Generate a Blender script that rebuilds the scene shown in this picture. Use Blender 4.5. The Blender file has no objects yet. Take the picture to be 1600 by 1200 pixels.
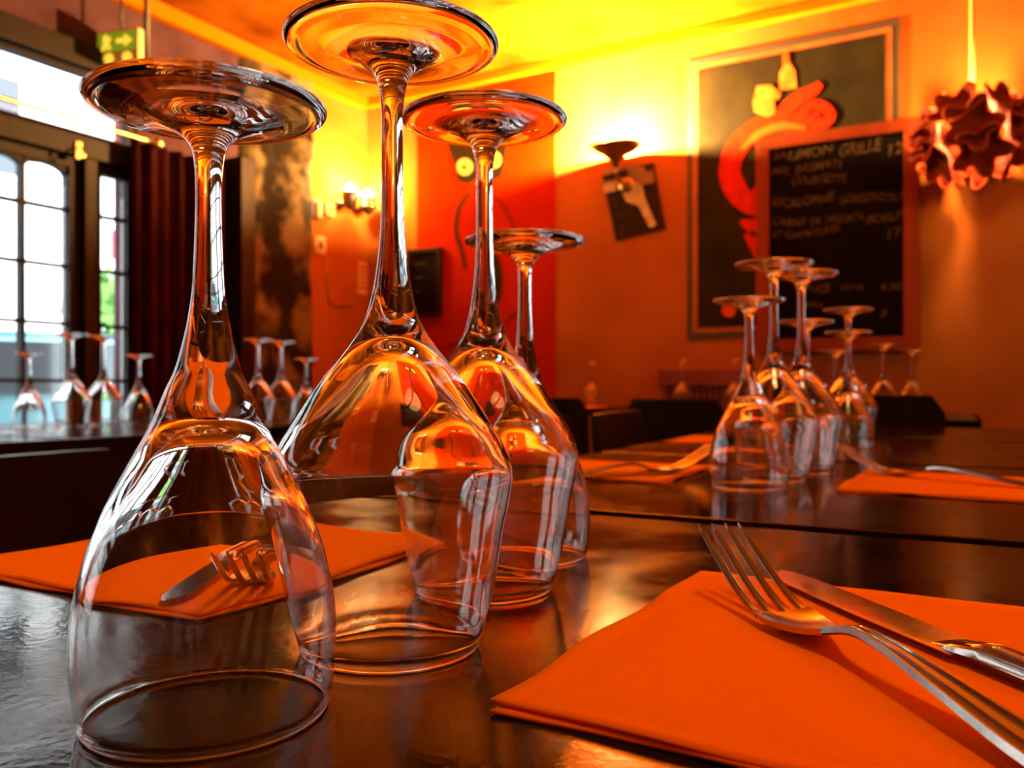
import bpy, bmesh, math, random
from mathutils import Vector, Matrix
random.seed(7)
SC = bpy.context.scene
COL = SC.collection
PI = math.pi

# ------------------------------------------------------------------ camera, world, exposure
F = 1300.0                       # focal length in pixels of the 1600 px wide frame
CAMZ = 0.8463                    # 9.6 cm above the table top (0.75)
TT = 0.75
cam_d = bpy.data.cameras.new('camera'); cam = bpy.data.objects.new('camera', cam_d); COL.objects.link(cam)
cam.location = (0, 0, CAMZ); cam.rotation_euler = (PI/2, 0, 0)
cam_d.sensor_width = 36; cam_d.lens = 36*F/1600; cam_d.shift_y = 5/1600
cam_d.clip_start = 0.01; cam_d.clip_end = 200
cam_d.dof.use_dof = True; cam_d.dof.focus_distance = 0.285; cam_d.dof.aperture_fstop = 15
SC.camera = cam
SC.view_settings.view_transform = 'Standard'; SC.view_settings.look = 'None'
SC.view_settings.gamma = 1; SC.view_settings.use_curve_mapping = False
SC.view_settings.exposure = -0.55
w = bpy.data.worlds.new('sky'); SC.world = w; w.use_nodes = True
bg = w.node_tree.nodes['Background']; bg.inputs[0].default_value = (0.88, 0.94, 1.0, 1); bg.inputs[1].default_value = 19.0
cy = SC.cycles
cy.max_bounces = 24; cy.transmission_bounces = 20; cy.glossy_bounces = 10; cy.diffuse_bounces = 5
cy.transparent_max_bounces = 16; cy.sample_clamp_indirect = 6; cy.blur_glossy = 0.6
cy.use_denoising = True

LAMP = (1.0, 0.55, 0.16)         # warm lamp colour
P_SCONCE, P_TWIN, P_PENDANT, P_FILL, P_TABLE = 3200, 480, 150, 330, 34

# ------------------------------------------------------------------ frames
A30 = math.radians(30); C30, S30 = math.cos(A30), math.sin(A30)     # the room is turned 30 degrees
A28 = math.radians(28); C28, S28 = math.cos(A28), math.sin(A28)     # the table row 28 degrees
def RM(m, n): return (m*C30+n*S30, -m*S30+n*C30)
def TM(m, n): return (m*C28+n*S28, -m*S28+n*C28)
NB, ML, MR, NF, HC = 4.42, -3.70, 2.3, -3.2, CAMZ+1.95
def wb(px, py, n=NB):            # point of the back wall (m, z) seen at a photo pixel
    dx, dz = (px-800)/F, -(py-605)/F
    t = n/(.5*dx+C30); return (t*(C30*dx-.5), CAMZ+t*dz)
def wl(px, py, m=ML):            # point of the left wall (n, z)
    dx, dz = (px-800)/F, -(py-605)/F
    t = m/(C30*dx-.5); return (t*(.5*dx+C30), CAMZ+t*dz)
def at(px, Y): return (px-800)/F*Y

# ------------------------------------------------------------------ materials
def new_mat(name):
    m = bpy.data.materials.new(name); m.use_nodes = True
    return m, m.node_tree.nodes, m.node_tree.links, m.node_tree.nodes['Principled BSDF']
def mat(name, c, rough=.5, metal=0, c2=None, scale=6, detail=4, bump=0, bscale=60, spec=.5, r2=None, lo=.35, hi=.65, stretch=None, sheen=0):
    m, N, L, p = new_mat(name)
    p.inputs['Base Color'].default_value = (*c, 1); p.inputs['Roughness'].default_value = rough
    p.inputs['Metallic'].default_value = metal; p.inputs['Specular IOR Level'].default_value = spec
    if sheen: p.inputs['Sheen Weight'].default_value = sheen
    tc = N.new('ShaderNodeTexCoord'); src = tc.outputs['Object']
    if stretch:
        mp = N.new('ShaderNodeMapping'); mp.inputs['Scale'].default_value = stretch
        L.new(src, mp.inputs[0]); src = mp.outputs[0]
    if c2 or r2 is not None:
        n = N.new('ShaderNodeTexNoise'); n.inputs['Scale'].default_value = scale; n.inputs['Detail'].default_value = detail
        L.new(src, n.inputs['Vector'])
        mr = N.new('ShaderNodeMapRange'); mr.inputs[1].default_value = lo; mr.inputs[2].default_value = hi
        L.new(n.outputs[0], mr.inputs[0])
        if c2:
            mx = N.new('ShaderNodeMix'); mx.data_type = 'RGBA'
            mx.inputs[6].default_value = (*c, 1); mx.inputs[7].default_value = (*c2, 1)
            L.new(mr.outputs[0], mx.inputs[0]); L.new(mx.outputs[2], p.inputs['Base Color'])
        if r2 is not None:
            m2 = N.new('ShaderNodeMapRange'); m2.inputs[3].default_value = rough; m2.inputs[4].default_value = r2
            L.new(mr.outputs[0], m2.inputs[0]); L.new(m2.outputs[0], p.inputs['Roughness'])
    if bump:
        n = N.new('ShaderNodeTexNoise'); n.inputs['Scale'].default_value = bscale; n.inputs['Detail'].default_value = 5
        L.new(src, n.inputs['Vector'])
        b = N.new('ShaderNodeBump'); b.inputs['Strength'].default_value = bump; b.inputs['Distance'].default_value = .004
        L.new(n.outputs[0], b.inputs['Height']); L.new(b.outputs[0], p.inputs['Normal'])
    return m
def emit(name, c, s):
    m, N, L, p = new_mat(name)
    p.inputs['Base Color'].default_value = (*c, 1); p.inputs['Emission Color'].default_value = (*c, 1); p.inputs['Emission Strength'].default_value = s
    return m
M = {}
m, N, L, p = new_mat('clear_glass')
p.inputs['Base Color'].default_value = (.99, .99, .985, 1); p.inputs['Roughness'].default_value = 0; p.inputs['IOR'].default_value = 1.5; p.inputs['Transmission Weight'].default_value = 1
M['glass'] = m
m, N, L, p = new_mat('window_glass')          # thin flat pane
N.remove(p); tr = N.new('ShaderNodeBsdfTransparent'); gl = N.new('ShaderNodeBsdfGlossy'); gl.inputs['Roughness'].default_value = .02
fr = N.new('ShaderNodeFresnel'); fr.inputs[0].default_value = 1.45; mx = N.new('ShaderNodeMixShader')
tr.inputs[0].default_value = (.95, .97, .97, 1)
L.new(fr.outputs[0], mx.inputs[0]); L.new(tr.outputs[0], mx.inputs[1]); L.new(gl.outputs[0], mx.inputs[2]); L.new(mx.outputs[0], N['Material Output'].inputs[0])
M['pane'] = m
M['wall'] = mat('ochre_limewash', (.36, .110, .020), .8, c2=(.27, .076, .010), scale=2.2, detail=6, bump=.25, bscale=25, spec=0)
M['red'] = mat('red_limewash', (.36, .018, .0006), .7, c2=(.29, .013, .0005), scale=3, detail=5, bump=.2, bscale=25, spec=0)
M['ceil'] = mat('ochre_ceiling', (.27, .072, .003), .8, c2=(.11, .024, .001), scale=2.5, detail=7, bump=.2, bscale=20, spec=0)
M['mauve'] = mat('mauve_plaster', (.080, .038, .048), .85, c2=(.045, .020, .024), scale=4, bump=.2, spec=0)
M['cornice'] = mat('cornice_paint', (.40, .105, .002), .6, bump=.1, spec=0)
M['floor'] = mat('dark_floor', (.10, .045, .02), .4, c2=(.06, .03, .015), scale=8)
M['panel'] = mat('brown_wall_paint', (.14, .035, .010), .6, c2=(.10, .025, .008), scale=3)
M['wood'] = mat('dark_window_wood', (.010, .003, .0012), .55, c2=(.005, .0016, .0007), scale=5, stretch=(6, 6, 1), bump=.1, spec=.15)
M['black'] = mat('black_lacquer', (.010, .005, .004), .42, c2=(.016, .007, .004), scale=9, spec=.1)
M['steel'] = mat('cutlery_steel', (.46, .42, .38), .14, 1, r2=.20, scale=90, bump=.02, bscale=200)
M['edge'] = mat('table_edge', (.006, .002, .0015), .9, spec=0)
M['brass'] = mat('brass', (.75, .50, .20), .25, 1)
M['bronze'] = mat('bronze', (.42, .25, .09), .35, .8, c2=(.30, .16, .05), scale=12)
M['curtain'] = mat('dark_red_velvet', (.03, .0006, .0004), .95, c2=(.014, .0003, .0002), scale=10, spec=.1)
M['stone'] = mat('rough_stone', (.13, .09, .04), .9, c2=(.010, .006, .003), scale=4.5, detail=7, bump=.7, bscale=12, lo=.40, hi=.55, spec=.1)
M['mural'] = mat('mural_ground', (.020, .014, .0025), .8, c2=(.010, .007, .0015), scale=5, detail=5, spec=.1)
M['muraldark'] = mat('mural_border', (.040, .030, .014), .6)
M['muralline'] = mat('mural_line', (.34, .09, .006), .8, c2=(.26, .06, .004), scale=9)
M['tent'] = mat('mural_red', (.55, .022, .001), .8, c2=(.42, .013, .001), scale=14, spec=.05)
M['tent2'] = mat('mural_orange', (.62, .07, .006), .8, spec=.05)
M['mcream'] = mat('mural_cream', (.50, .20, .03), .8, c2=(.42, .09, .01), scale=14, spec=.05)
M['board'] = mat('slate_black', (.003, .0015, .001), .85, c2=(.005, .0025, .002), scale=7, spec=.05)
M['bframe'] = mat('board_frame_wood', (.22, .032, .004), .6, c2=(.17, .024, .003), scale=8, stretch=(1, 1, .2), bump=.1, spec=.1)
M['chalk'] = mat('chalk', (.11, .075, .03), .9, c2=(.035, .022, .01), scale=60, spec=.1)
M['owl'] = mat('mural_brown', (.022, .012, .002), .8, c2=(.014, .007, .001), scale=14, spec=.05)
M['oweye'] = mat('mural_ochre', (.85, .40, .06), .7)
M['owline'] = mat('mural_maroon', (.16, .010, .001), .8, spec=.05)
M['papdark'] = mat('print_dark', (.012, .006, .004), .7, c2=(.030, .014, .007), scale=22, spec=.1)
M['paplight'] = mat('print_light', (.62, .48, .26), .6, c2=(.42, .27, .12), scale=18)
M['papmid'] = mat('print_mid', (.24, .12, .05), .6)
M['petal'] = mat('lacquered_petal', (.20, .020, .004), .8, c2=(.12, .010, .002), scale=9, bump=.2, bscale=30, spec=.1)
M['petalr'] = mat('petal_rim', (.30, .04, .006), .8, spec=.1)
M['plastic'] = mat('cream_plastic', (.65, .45, .18), .4)
M['plasticd'] = mat('dark_plastic', (.05, .02, .012), .4)
M['card'] = mat('printed_card', (.70, .42, .18), .6, c2=(.6, .3, .1), scale=60)
M['bench'] = mat('bench_wood', (.20, .028, .010), .5, c2=(.14, .02, .008), scale=6, stretch=(1, 1, .2))
M['facade'] = mat('white_render', (.78, .76, .72), .8, c2=(.70, .68, .64), scale=2)
M['shop'] = mat('burgundy_paint', (.16, .02, .03), .5)
M['sign'] = mat('red_sign', (.65, .01, .02), .4)
M['whitep'] = mat('white_paint', (.85, .86, .88), .5)
M['greyp'] = mat('slate_grey', (.12, .14, .17), .4)
M['carp'] = mat('teal_car_paint', (.10, .25, .28), .2, c2=(.09, .22, .26), scale=2)
M['tyre'] = mat('rubber', (.02, .02, .02), .8)
M['darkglass'] = mat('dark_glass', (.03, .05, .06), .08)
M['leaf'] = mat('leaf_green', (.16, .30, .05), .6, c2=(.08, .20, .03), scale=3)
M['bark'] = mat('bark', (.10, .07, .05), .9)
M['street'] = mat('asphalt', (.22, .22, .23), .85, c2=(.17, .17, .18), scale=3)
M['cable'] = mat('cable', (.015, .010, .008), .5)
M['goldcord'] = mat('fabric_cord', (.75, .45, .12), .6)
M['bulb'] = emit('bulb_glow', (1.0, .80, .45), 60)
M['exitg'] = emit('exit_green', (.20, .36, .01), .8)
M['exity'] = emit('exit_yellow', (.95, .62, .05), 1.6)
M['led'] = emit('red_led', (1.0, .12, .03), 1.5)
# table: dark worn laminate
m, N, L, p = new_mat('worn_dark_laminate')
tc = N.new('ShaderNodeTexCoord')
n1 = N.new('ShaderNodeTexNoise'); n1.inputs['Scale'].default_value = 9; n1.inputs['Detail'].default_value = 8; n1.inputs['Roughness'].default_value = .65
n2 = N.new('ShaderNodeTexNoise'); n2.inputs['Scale'].default_value = 260; n2.inputs['Detail'].default_value = 3
L.new(tc.outputs['Object'], n1.inputs['Vector']); L.new(tc.outputs['Object'], n2.inputs['Vector'])
r1 = N.new('ShaderNodeMapRange'); r1.inputs[1].default_value = .42; r1.inputs[2].default_value = .60; r1.inputs[3].default_value = .06; r1.inputs[4].default_value = .22
L.new(n1.outputs[0], r1.inputs[0]); L.new(r1.outputs[0], p.inputs['Roughness'])
mx = N.new('ShaderNodeMix'); mx.data_type = 'RGBA'; mx.inputs[6].default_value = (.006, .003, .002, 1); mx.inputs[7].default_value = (.014, .007, .004, 1)
L.new(n1.outputs[0], mx.inputs[0]); L.new(mx.outputs[2], p.inputs['Base Color'])
b = N.new('ShaderNodeBump'); b.inputs['Strength'].default_value = .16; b.inputs['Distance'].default_value = .0006
L.new(n2.outputs[0], b.inputs['Height']); L.new(b.outputs[0], p.inputs['Normal'])
p.inputs['Specular IOR Level'].default_value = .065
M['table'] = m
# napkin: crepe paper with embossed border dots
m, N, L, p = new_mat('orange_paper')
tc = N.new('ShaderNodeTexCoord'); sep = N.new('ShaderNodeSeparateXYZ'); L.new(tc.outputs['Object'], sep.inputs[0])
def mth(op, a, bb=None):
    n = N.new('ShaderNodeMath'); n.operation = op
    for i, v in enumerate((a, bb)):
        if v is None: continue
        if isinstance(v, (int, float)): n.inputs[i].default_value = v
        else: L.new(v, n.inputs[i])
    return n.outputs[0]
sx = mth('SINE', mth('MULTIPLY', sep.outputs[0], 2*PI/.0022)); sy = mth('SINE', mth('MULTIPLY', sep.outputs[1], 2*PI/.0022))
dots = mth('MAXIMUM', mth('MULTIPLY', sx, sy), 0.0)
edge = mth('MAXIMUM', mth('ABSOLUTE', sep.outputs[0]), mth('ABSOLUTE', sep.outputs[1]))     # distance from the middle
band = mth('MULTIPLY', mth('GREATER_THAN', edge, .078), mth('LESS_THAN', edge, .093))
line = mth('MULTIPLY', mth('GREATER_THAN', edge, .0725), mth('LESS_THAN', edge, .074))
nn = N.new('ShaderNodeTexNoise'); nn.inputs['Scale'].default_value = 900; L.new(tc.outputs['Object'], nn.inputs['Vector'])
h = mth('ADD', mth('MULTIPLY', mth('MULTIPLY', dots, mth('MAXIMUM', band, line)), -1.0), mth('MULTIPLY', nn.outputs[0], .35))
b = N.new('ShaderNodeBump'); b.inputs['Strength'].default_value = .4; b.inputs['Distance'].default_value = .0010
L.new(h, b.inputs['Height']); L.new(b.outputs[0], p.inputs['Normal'])
p.inputs['Base Color'].default_value = (.95, .195, .0005, 1); p.inputs['Roughness'].default_value = .9; p.inputs['Specular IOR Level'].default_value = 0
M['napkin'] = m

# ------------------------------------------------------------------ mesh helpers
def link(name, me, mt, parent=None, loc=None, rot=None):
    o = bpy.data.objects.new(name, me); COL.objects.link(o)
    if mt and not me.materials: me.materials.append(M[mt] if isinstance(mt, str) else mt)
    if parent: o.parent = parent
    if loc is not None: o.location = loc
    if rot is not None: o.rotation_euler = rot
    return o
def pydata(name, v, f, smooth=False):
    me = bpy.data.meshes.new(name); me.from_pydata([tuple(x) for x in v], [], f); me.update()
    if smooth:
        for q in me.polygons: q.use_smooth = True
    return me
def boxes_mesh(name, bl, bevel=0):
    """bl: list of (x0,x1,y0,y1,z0,z1) joined in one mesh"""
    bm = bmesh.new()
    for (x0, x1, y0, y1, z0, z1) in bl:
        r = bmesh.ops.create_cube(bm, size=1)
        for v in r['verts']:
            v.co = Vector(((x0+x1)/2+v.co.x*(x1-x0), (y0+y1)/2+v.co.y*(y1-y0), (z0+z1)/2+v.co.z*(z1-z0)))
    if bevel: bmesh.ops.bevel(bm, geom=bm.edges[:], offset=bevel, segments=2, affect='EDGES', profile=.7)
    me = bpy.data.meshes.new(name); bm.to_mesh(me); bm.free(); return me
def box(name, b, mt, parent=None, bevel=0, loc=None, rot=None):
    return link(name, boxes_mesh(name, [b], bevel), mt, parent, loc, rot)
def lathe(name, prof, seg=32, smooth=True):
    v, f = [], []; rings = []
    for (r, z) in prof:
        if r < 1e-6: rings.append([len(v)]); v.append((0, 0, z))
        else:
            rings.append(list(range(len(v), len(v)+seg)))
            v += [(r*math.cos(2*PI*j/seg), r*math.sin(2*PI*j/seg), z) for j in range(seg)]
    for a, b in zip(rings, rings[1:]):
        for j in range(seg):
            k = (j+1) % seg
            if len(a) == 1 and len(b) == 1: continue
            if len(a) == 1: f.append((a[0], b[k], b[j]))
            elif len(b) == 1: f.append((a[j], a[k], b[0]))
            else: f.append((a[j], a[k], b[k], b[j]))
    return pydata(name, v, f, smooth)
def tube(name, pts, r, seg=8, closed=False):
    pts = [Vector(q) for q in pts]; v, f = [], []; n = len(pts)
    for i, q in enumerate(pts):
        d = ((pts[(i+1) % n] if closed or i < n-1 else q) - (pts[i-1] if closed or i > 0 else q)).normalized()
        u = d.cross(Vector((0, 0, 1)));  u = u if u.length > .05 else d.cross(Vector((1, 0, 0))); u.normalize(); t = u.cross(d)
        rr = r[i] if isinstance(r, (list, tuple)) else r
        v += [q+(u*math.cos(2*PI*j/seg)+t*math.sin(2*PI*j/seg))*rr for j in range(seg)]
    for i in range(n if closed else n-1):
        a, b = i*seg, ((i+1) % n)*seg
        f += [(a+j, a+(j+1) % seg, b+(j+1) % seg, b+j) for j in range(seg)]
    if not closed: f += [tuple(range(seg))[::-1], tuple((n-1)*seg+j for j in range(seg))]
    return pydata(name, v, f, True)
def plate(name, pts, th):
    """flat outline in local x,z extruded along -y by th (a piece of print or relief on a wall)"""
    bm = bmesh.new(); vs = [bm.verts.new((x, 0, z)) for x, z in pts]
    fc = bm.faces.new(vs); r = bmesh.ops.extrude_face_region(bm, geom=[fc])
    for v in r['geom']:
        if isinstance(v, bmesh.types.BMVert): v.co.y -= th
    bmesh.ops.triangulate(bm, faces=[q for q in bm.faces if len(q.verts) > 4])
    bmesh.ops.recalc_face_normals(bm, faces=bm.faces[:])
    me = bpy.data.meshes.new(name); bm.to_mesh(me); bm.free(); return me
def crom(P, sub=5):
    P = [Vector(q) for q in P]; out = []
    for i in range(len(P)-1):
        p0, p1, p2, p3 = P[max(i-1, 0)], P[i], P[i+1], P[min(i+2, len(P)-1)]
        for k in range(sub):
            t = k/sub
            # finite tangents scaled by chord lengths (centripetal-like)
            d1 = (p2-p1).length; d0 = max((p1-p0).length, 1e-9); d2 = max((p3-p2).length, 1e-9)
            m1 = ((p1-p0)/d0*d1/(d0+d1)*d1 + (p2-p1)/d1*d0/(d0+d1)*d1) if i > 0 else (p2-p1)
            m2 = ((p2-p1)/d1*d2/(d1+d2)*d1 + (p3-p2)/d2*d1/(d1+d2)*d1) if i+2 < len(P) else (p2-p1)
            out.append((2*t**3-3*t**2+1)*p1+(t**3-2*t**2+t)*m1+(-2*t**3+3*t**2)*p2+(t**3-t**2)*m2)
    out.append(P[-1]); return out
def ribbon_outline(cl, wd):
    """outline of a brush stroke: centre line points (x,z) with widths"""
    c = crom([(x, z, w_) for (x, z), w_ in zip(cl, wd)], 6); Lp, Rp = [], []
    for i, q in enumerate(c):
        a, b = c[max(i-1, 0)], c[min(i+1, len(c)-1)]; d = Vector((b.x-a.x, b.y-a.y)).normalized()
        nrm = Vector((-d.y, d.x))*q.z/2
        Lp.append((q.x+nrm.x, q.y+nrm.y)); Rp.append((q.x-nrm.x, q.y-nrm.y))
    return Lp, Rp
def stroke(name, cl, wd, th):
    Lp, Rp = ribbon_outline(cl, wd); n = len(Lp); v = []
    for y in (0, -th):
        v += [(x, y, z) for x, z in Lp]+[(x, y, z) for x, z in Rp]
    f = []
    for i in range(n-1):
        f.append((2*n+i, 3*n+i, 3*n+i+1, 2*n+i+1)); f.append((i, 2*n+i, 2*n+i+1, i+1)); f.append((n+i, n+i+1, 3*n+i+1, 3*n+i))
    f.append((0, n, 3*n, 2*n)); f.append((n-1, 3*n-1, 4*n-1, 2*n-1)) if False else None
    f = [q for q in f if q]
    f.append((n-1, 3*n-1, 4*n-1, 2*n-1))
    me = pydata(name, v, f); bm = bmesh.new(); bm.from_mesh(me); bmesh.ops.recalc_face_normals(bm, faces=bm.faces[:])
    bm.to_mesh(me); bm.free(); return me
def tag(o, label, cat, group=None, kind=None):
    if label: o['label'] = label
    if cat: o['category'] = cat
    if group: o['group'] = group
    if kind: o['kind'] = kind
    return o
def thing(name, label, cat, loc=(0, 0, 0), rz=0, group=None):
    o = bpy.data.objects.new(name, None); COL.objects.link(o); o.empty_display_size = .05
    o.location = loc; o.rotation_euler = (0, 0, rz); return tag(o, label, cat, group)
def struct(o): o['kind'] = 'structure'; return o
def room(name, bl, mt, bevel=0):         # a piece of the setting, boxes in room coordinates
    return struct(link(name, boxes_mesh(name, bl, bevel), mt, None, (0, 0, 0), (0, 0, -A30)))
def point(name, parent, loc, power, radius=.035, color=LAMP):
    d = bpy.data.lights.new(name, 'POINT'); d.energy = power; d.color = color; d.shadow_soft_size = radius
    o = bpy.data.objects.new(name, d); COL.objects.link(o); o.parent = parent; o.location = loc; return o
def back(m, z, off=0): x, y = RM(m, NB-off); return (x, y, z)
def left(n, z, off=0): x, y = RM(ML+off, n); return (x, y, z)

# ------------------------------------------------------------------ the setting
WT = .18
room('floor', [(ML-WT, MR+WT, NF-WT, NB+WT, -.1, 0)], 'floor')
room('ceiling', [(ML-WT, MR+WT, NF-WT, NB+WT, HC, HC+.15)], 'ceil')
room('wall_back', [(ML-WT, MR+WT, NB, NB+WT, 0, HC)], 'wall')
room('wall_right', [(MR, MR+WT, NF, NB, 0, HC)], 'wall')
room('wall_front', [(ML-WT, MR+WT, NF-WT, NF, 0, HC)], 'panel')
ZS, ZW, ZT0, ZT1 = .60, 1.90, 2.03, 2.34      # sill, head of the casements, transom light
NW0, NW1 = -1.62, 2.66
room('wall_left', [(ML-WT, ML, NF, NW0, 0, HC), (ML-WT, ML, NW0, NW1, 0, ZS), (ML-WT, ML, NW0, NW1, ZT1+.10, HC), (ML-WT, ML, NW1, 3.86, 0, HC)], 'mauve')
room('wall_left_end', [(ML-WT, ML+.004, 3.86, NB, 0, HC)], 'wall')
# red painted strip of the back wall
m0, m1 = wb(652, 600)[0], wb(868, 600)[0]
room('wall_back_red_panel', [(m0, m1, NB-.004, NB, 0, HC-.06)], 'red')
room('trim_1', [(ML, MR, NB-.05, NB, HC-.06, HC)], 'cornice', .01)
room('trim_2', [(ML, ML+.06, NF, NB-.05, HC-.08, HC)], 'cornice', .01)
room('trim_3', [(ML-.10, ML+.05, NW0, NW1, ZT1, ZT1+.11)], 'wood', .006)
room('trim_4', [(ML-.10, ML+.04, NW0, NW1, ZW+.02, ZT0)], 'wood', .006)
room('trim_5', [(ML-.10, ML+.10, NW0, NW1, ZS-.04, ZS)], 'wood', .006)
def casement(name, n0, n1, cols, rows, z0=ZS, z1=ZW, arch=True, fw=.055):
    root = bpy.data.objects.new(name, None); COL.objects.link(root); root.rotation_euler = (0, 0, -A30); struct(root)
    ma, mb = ML-.07, ML-.02
    link('frame', boxes_mesh('frame', [(ma, mb+.015, n0, n0+fw, z0, z1+.02), (ma, mb+.015, n1-fw, n1, z0, z1+.02), (ma, mb+.015, n0+fw, n1-fw, z0, z0+fw), (ma, mb+.015, n0+fw, n1-fw, z1-.03, z1+.02)], .004), 'wood', root)
    a, b = n0+fw, n1-fw; zz = [z0+fw]+list(rows)+[z1-.03]
    for i in range(1, cols): box('mullion', (ma+.005, mb, a+(b-a)*i/cols-.009, a+(b-a)*i/cols+.009, z0+fw, z1-.03), 'wood', root)
    for z in rows: box('glazing_bar', (ma+.007, mb-.002, a, b, z-.008, z+.008), 'wood', root)
    me = None
    for i in range(cols):
        for z0_, z1_ in zip(zz, zz[1:]):
            c0, c1 = a+(b-a)*i/cols, a+(b-a)*(i+1)/cols
            box('pane', (ML-.048, ML-.044, c0+.004, c1-.004, z0_+.004, z1_-.004), 'pane', root)
        if arch:      # shaped head of each column of panes
            c0, c1 = a+(b-a)*i/cols, a+(b-a)*(i+1)/cols; zt = z1-.03; k = []
            pts = [(c0, zt+.001), (c0, zt-.045), (c0+.02, zt-.022), (c0+.05, zt-.010), ((c0+c1)/2, zt-.004), (c1-.05, zt-.010), (c1-.02, zt-.022), (c1, zt-.045), (c1, zt+.001)]
            bm = bmesh.new(); vs = [bm.verts.new((ma+.006, y, z)) for y, z in pts]; fc = bm.faces.new(vs)
            r = bmesh.ops.extrude_face_region(bm, geom=[fc]); [setattr(v.co, 'x', mb) for v in r['geom'] if isinstance(v, bmesh.types.BMVert)]
            bmesh.ops.recalc_face_normals(bm, faces=bm.faces[:]); me = bpy.data.meshes.new('pane_head'); bm.to_mesh(me); bm.free(); link('pane_head', me, 'wood', root)
    return root
ROWS = [CAMZ-.245, CAMZ+.03, CAMZ+.295, CAMZ+.562, CAMZ+.826]
ROWS = [z for z in ROWS if z > ZS+.08]
casement('window_1', 1.245, 2.37, 5, ROWS)
casement('window_2', 2.43, 2.66, 1, ROWS, arch=False, fw=.045)
casement('window_3', -.03, 1.095, 5, ROWS)
casement('window_4', -1.55, -.425, 5, ROWS)
struct(box('trim_6', (ML-.10, ML+.03, 2.37, 2.43, ZS, ZW+.02), 'wood', None, .004, (0, 0, 0), (0, 0, -A30)))
for i, (a, b) in enumerate(((1.095, 1.245), (-.425, -.03), (NW0, -1.55))):
    struct(box('trim_%d' % (7+i), (ML-.10, ML+.03, a, b, ZS, ZW+.02), 'wood', None, .004, (0, 0, 0), (0, 0, -A30)))
wt = bpy.data.objects.new('window_5', None); COL.objects.link(wt); wt.rotation_euler = (0, 0, -A30); struct(wt)      # transom light
link('frame', boxes_mesh('frame', [(ML-.07, ML-.01, NW0, NW1, ZT0, ZT0+.02), (ML-.07, ML-.01, NW0, NW1, ZT1-.02, ZT1), (ML-.07, ML-.01, NW0, NW0+.04, ZT0, ZT1), (ML-.07, ML-.01, NW1-.04, NW1, ZT0, ZT1)]), 'wood', wt)
box('pane', (ML-.045, ML-.041, NW0+.03, NW1-.03, ZT0+.015, ZT1-.015), 'pane', wt)

# rough stone pier between the curtain and the ochre wall
n0, n1 = wl(372, 600)[0], 3.86
bm = bmesh.new(); nx, nz = 14, 60
from mathutils import noise
g = []
for i in range(nx+1):
    g.append([])
    for k in range(nz+1):
        yy, zz = n0+(n1-n0)*i/nx, (HC-.085)*k/nz
        d = .07+.035*noise.noise(Vector((yy*5, zz*5, 3)))+.02*noise.noise(Vector((yy*14, zz*14, 1)))
        if i in (0, nx): d = 0
        g[-1].append(bm.verts.new((ML+d, yy, zz)))
for i in range(nx):
    for k in range(nz): bm.faces.new((g[i][k], g[i+1][k], g[i+1][k+1], g[i][k+1]))
bmesh.ops.recalc_face_normals(bm, faces=bm.faces[:])
me = bpy.data.meshes.new('stone_pier'); bm.to_mesh(me); bm.free()
for q in me.polygons: q.use_smooth = True
struct(link('wall_left_stone_pier', me, 'stone', None, (0, 0, 0), (0, 0, -A30)))
struct(box('trim_10', (ML, ML+.14, n0-.10, n0, 0, CAMZ+1.27), 'black', None, .006, (0, 0, 0), (0, 0, -A30)))

# ------------------------------------------------------------------ the street beyond the windows
room('street', [(-30, ML-WT, -22, 26, -.25, -.15)], 'street')
bx, by = RM(-12.5, 3.5)
fb = thing('building', 'white rendered house with burgundy shopfront across the street', 'building', (bx, by, -.15), -A30)
box('front_wall', (-3, 0, -16, 16, 0, 9), 'facade', fb)
for i in range(9):
    for z in (4.0, 6.7):
        y = -14+i*3.3
        wnd = box('window', (-.02, .06, y, y+1.1, z, z+1.6), 'whitep', fb); box('pane', (.06, .08, y+.1, y+1.0, z+.1, z+1.5), 'darkglass', wnd)
def vis(px, py, m):           # room n and height of a photo pixel at distance plane m
    return wl(px, py, m)
a = vis(52, 520, -12.5); b_ = vis(112, 600, -12.5)
sh = box('shopfront', (0, .25, a[0]-3.5-.1, b_[0]-3.5+.3, 0, a[1]+.15), 'shop', fb)
c0 = vis(76, 541, -12.5); c1 = vis(110, 549, -12.5)
box('sign_band', (.25, .30, c0[0]-3.5, c1[0]-3.5, c1[1]+.15, c0[1]+.15), 'whitep', sh)
a = vis(50, 470, -12.5); b_ = vis(104, 498, -12.5)
wnd = box('window', (0, .06, a[0]-3.55, b_[0]-3.45, b_[1]+.1, a[1]+.2), 'whitep', fb); box('pane', (.06, .09, a[0]-3.5+.1, b_[0]-3.5-.1, b_[1]+.2, a[1]+.1), 'greyp', wnd)
a = vis(163, 352, -9.5); b_ = vis(196, 415, -9.5); x, y = RM(-9.5, (a[0]+b_[0])/2)
sg = thing('street_sign', 'red hanging shop sign seen through the narrow window', 'sign', (x, y, -.15), -A30)
wd_ = (b_[0]-a[0])/2
box('panel', (-.06, .06, -wd_*.62, wd_*.62, b_[1]+.2, a[1]+.1), 'sign', sg); box('border', (-.05, .05, -wd_, wd_, b_[1]+.10, a[1]+.22), 'whitep', sg)
link('post', lathe('post', [(.05, 0), (.05, a[1]+.2), (0, a[1]+.2)], 10), 'greyp', sg, (-.1, wd_*.9, 0))
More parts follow.
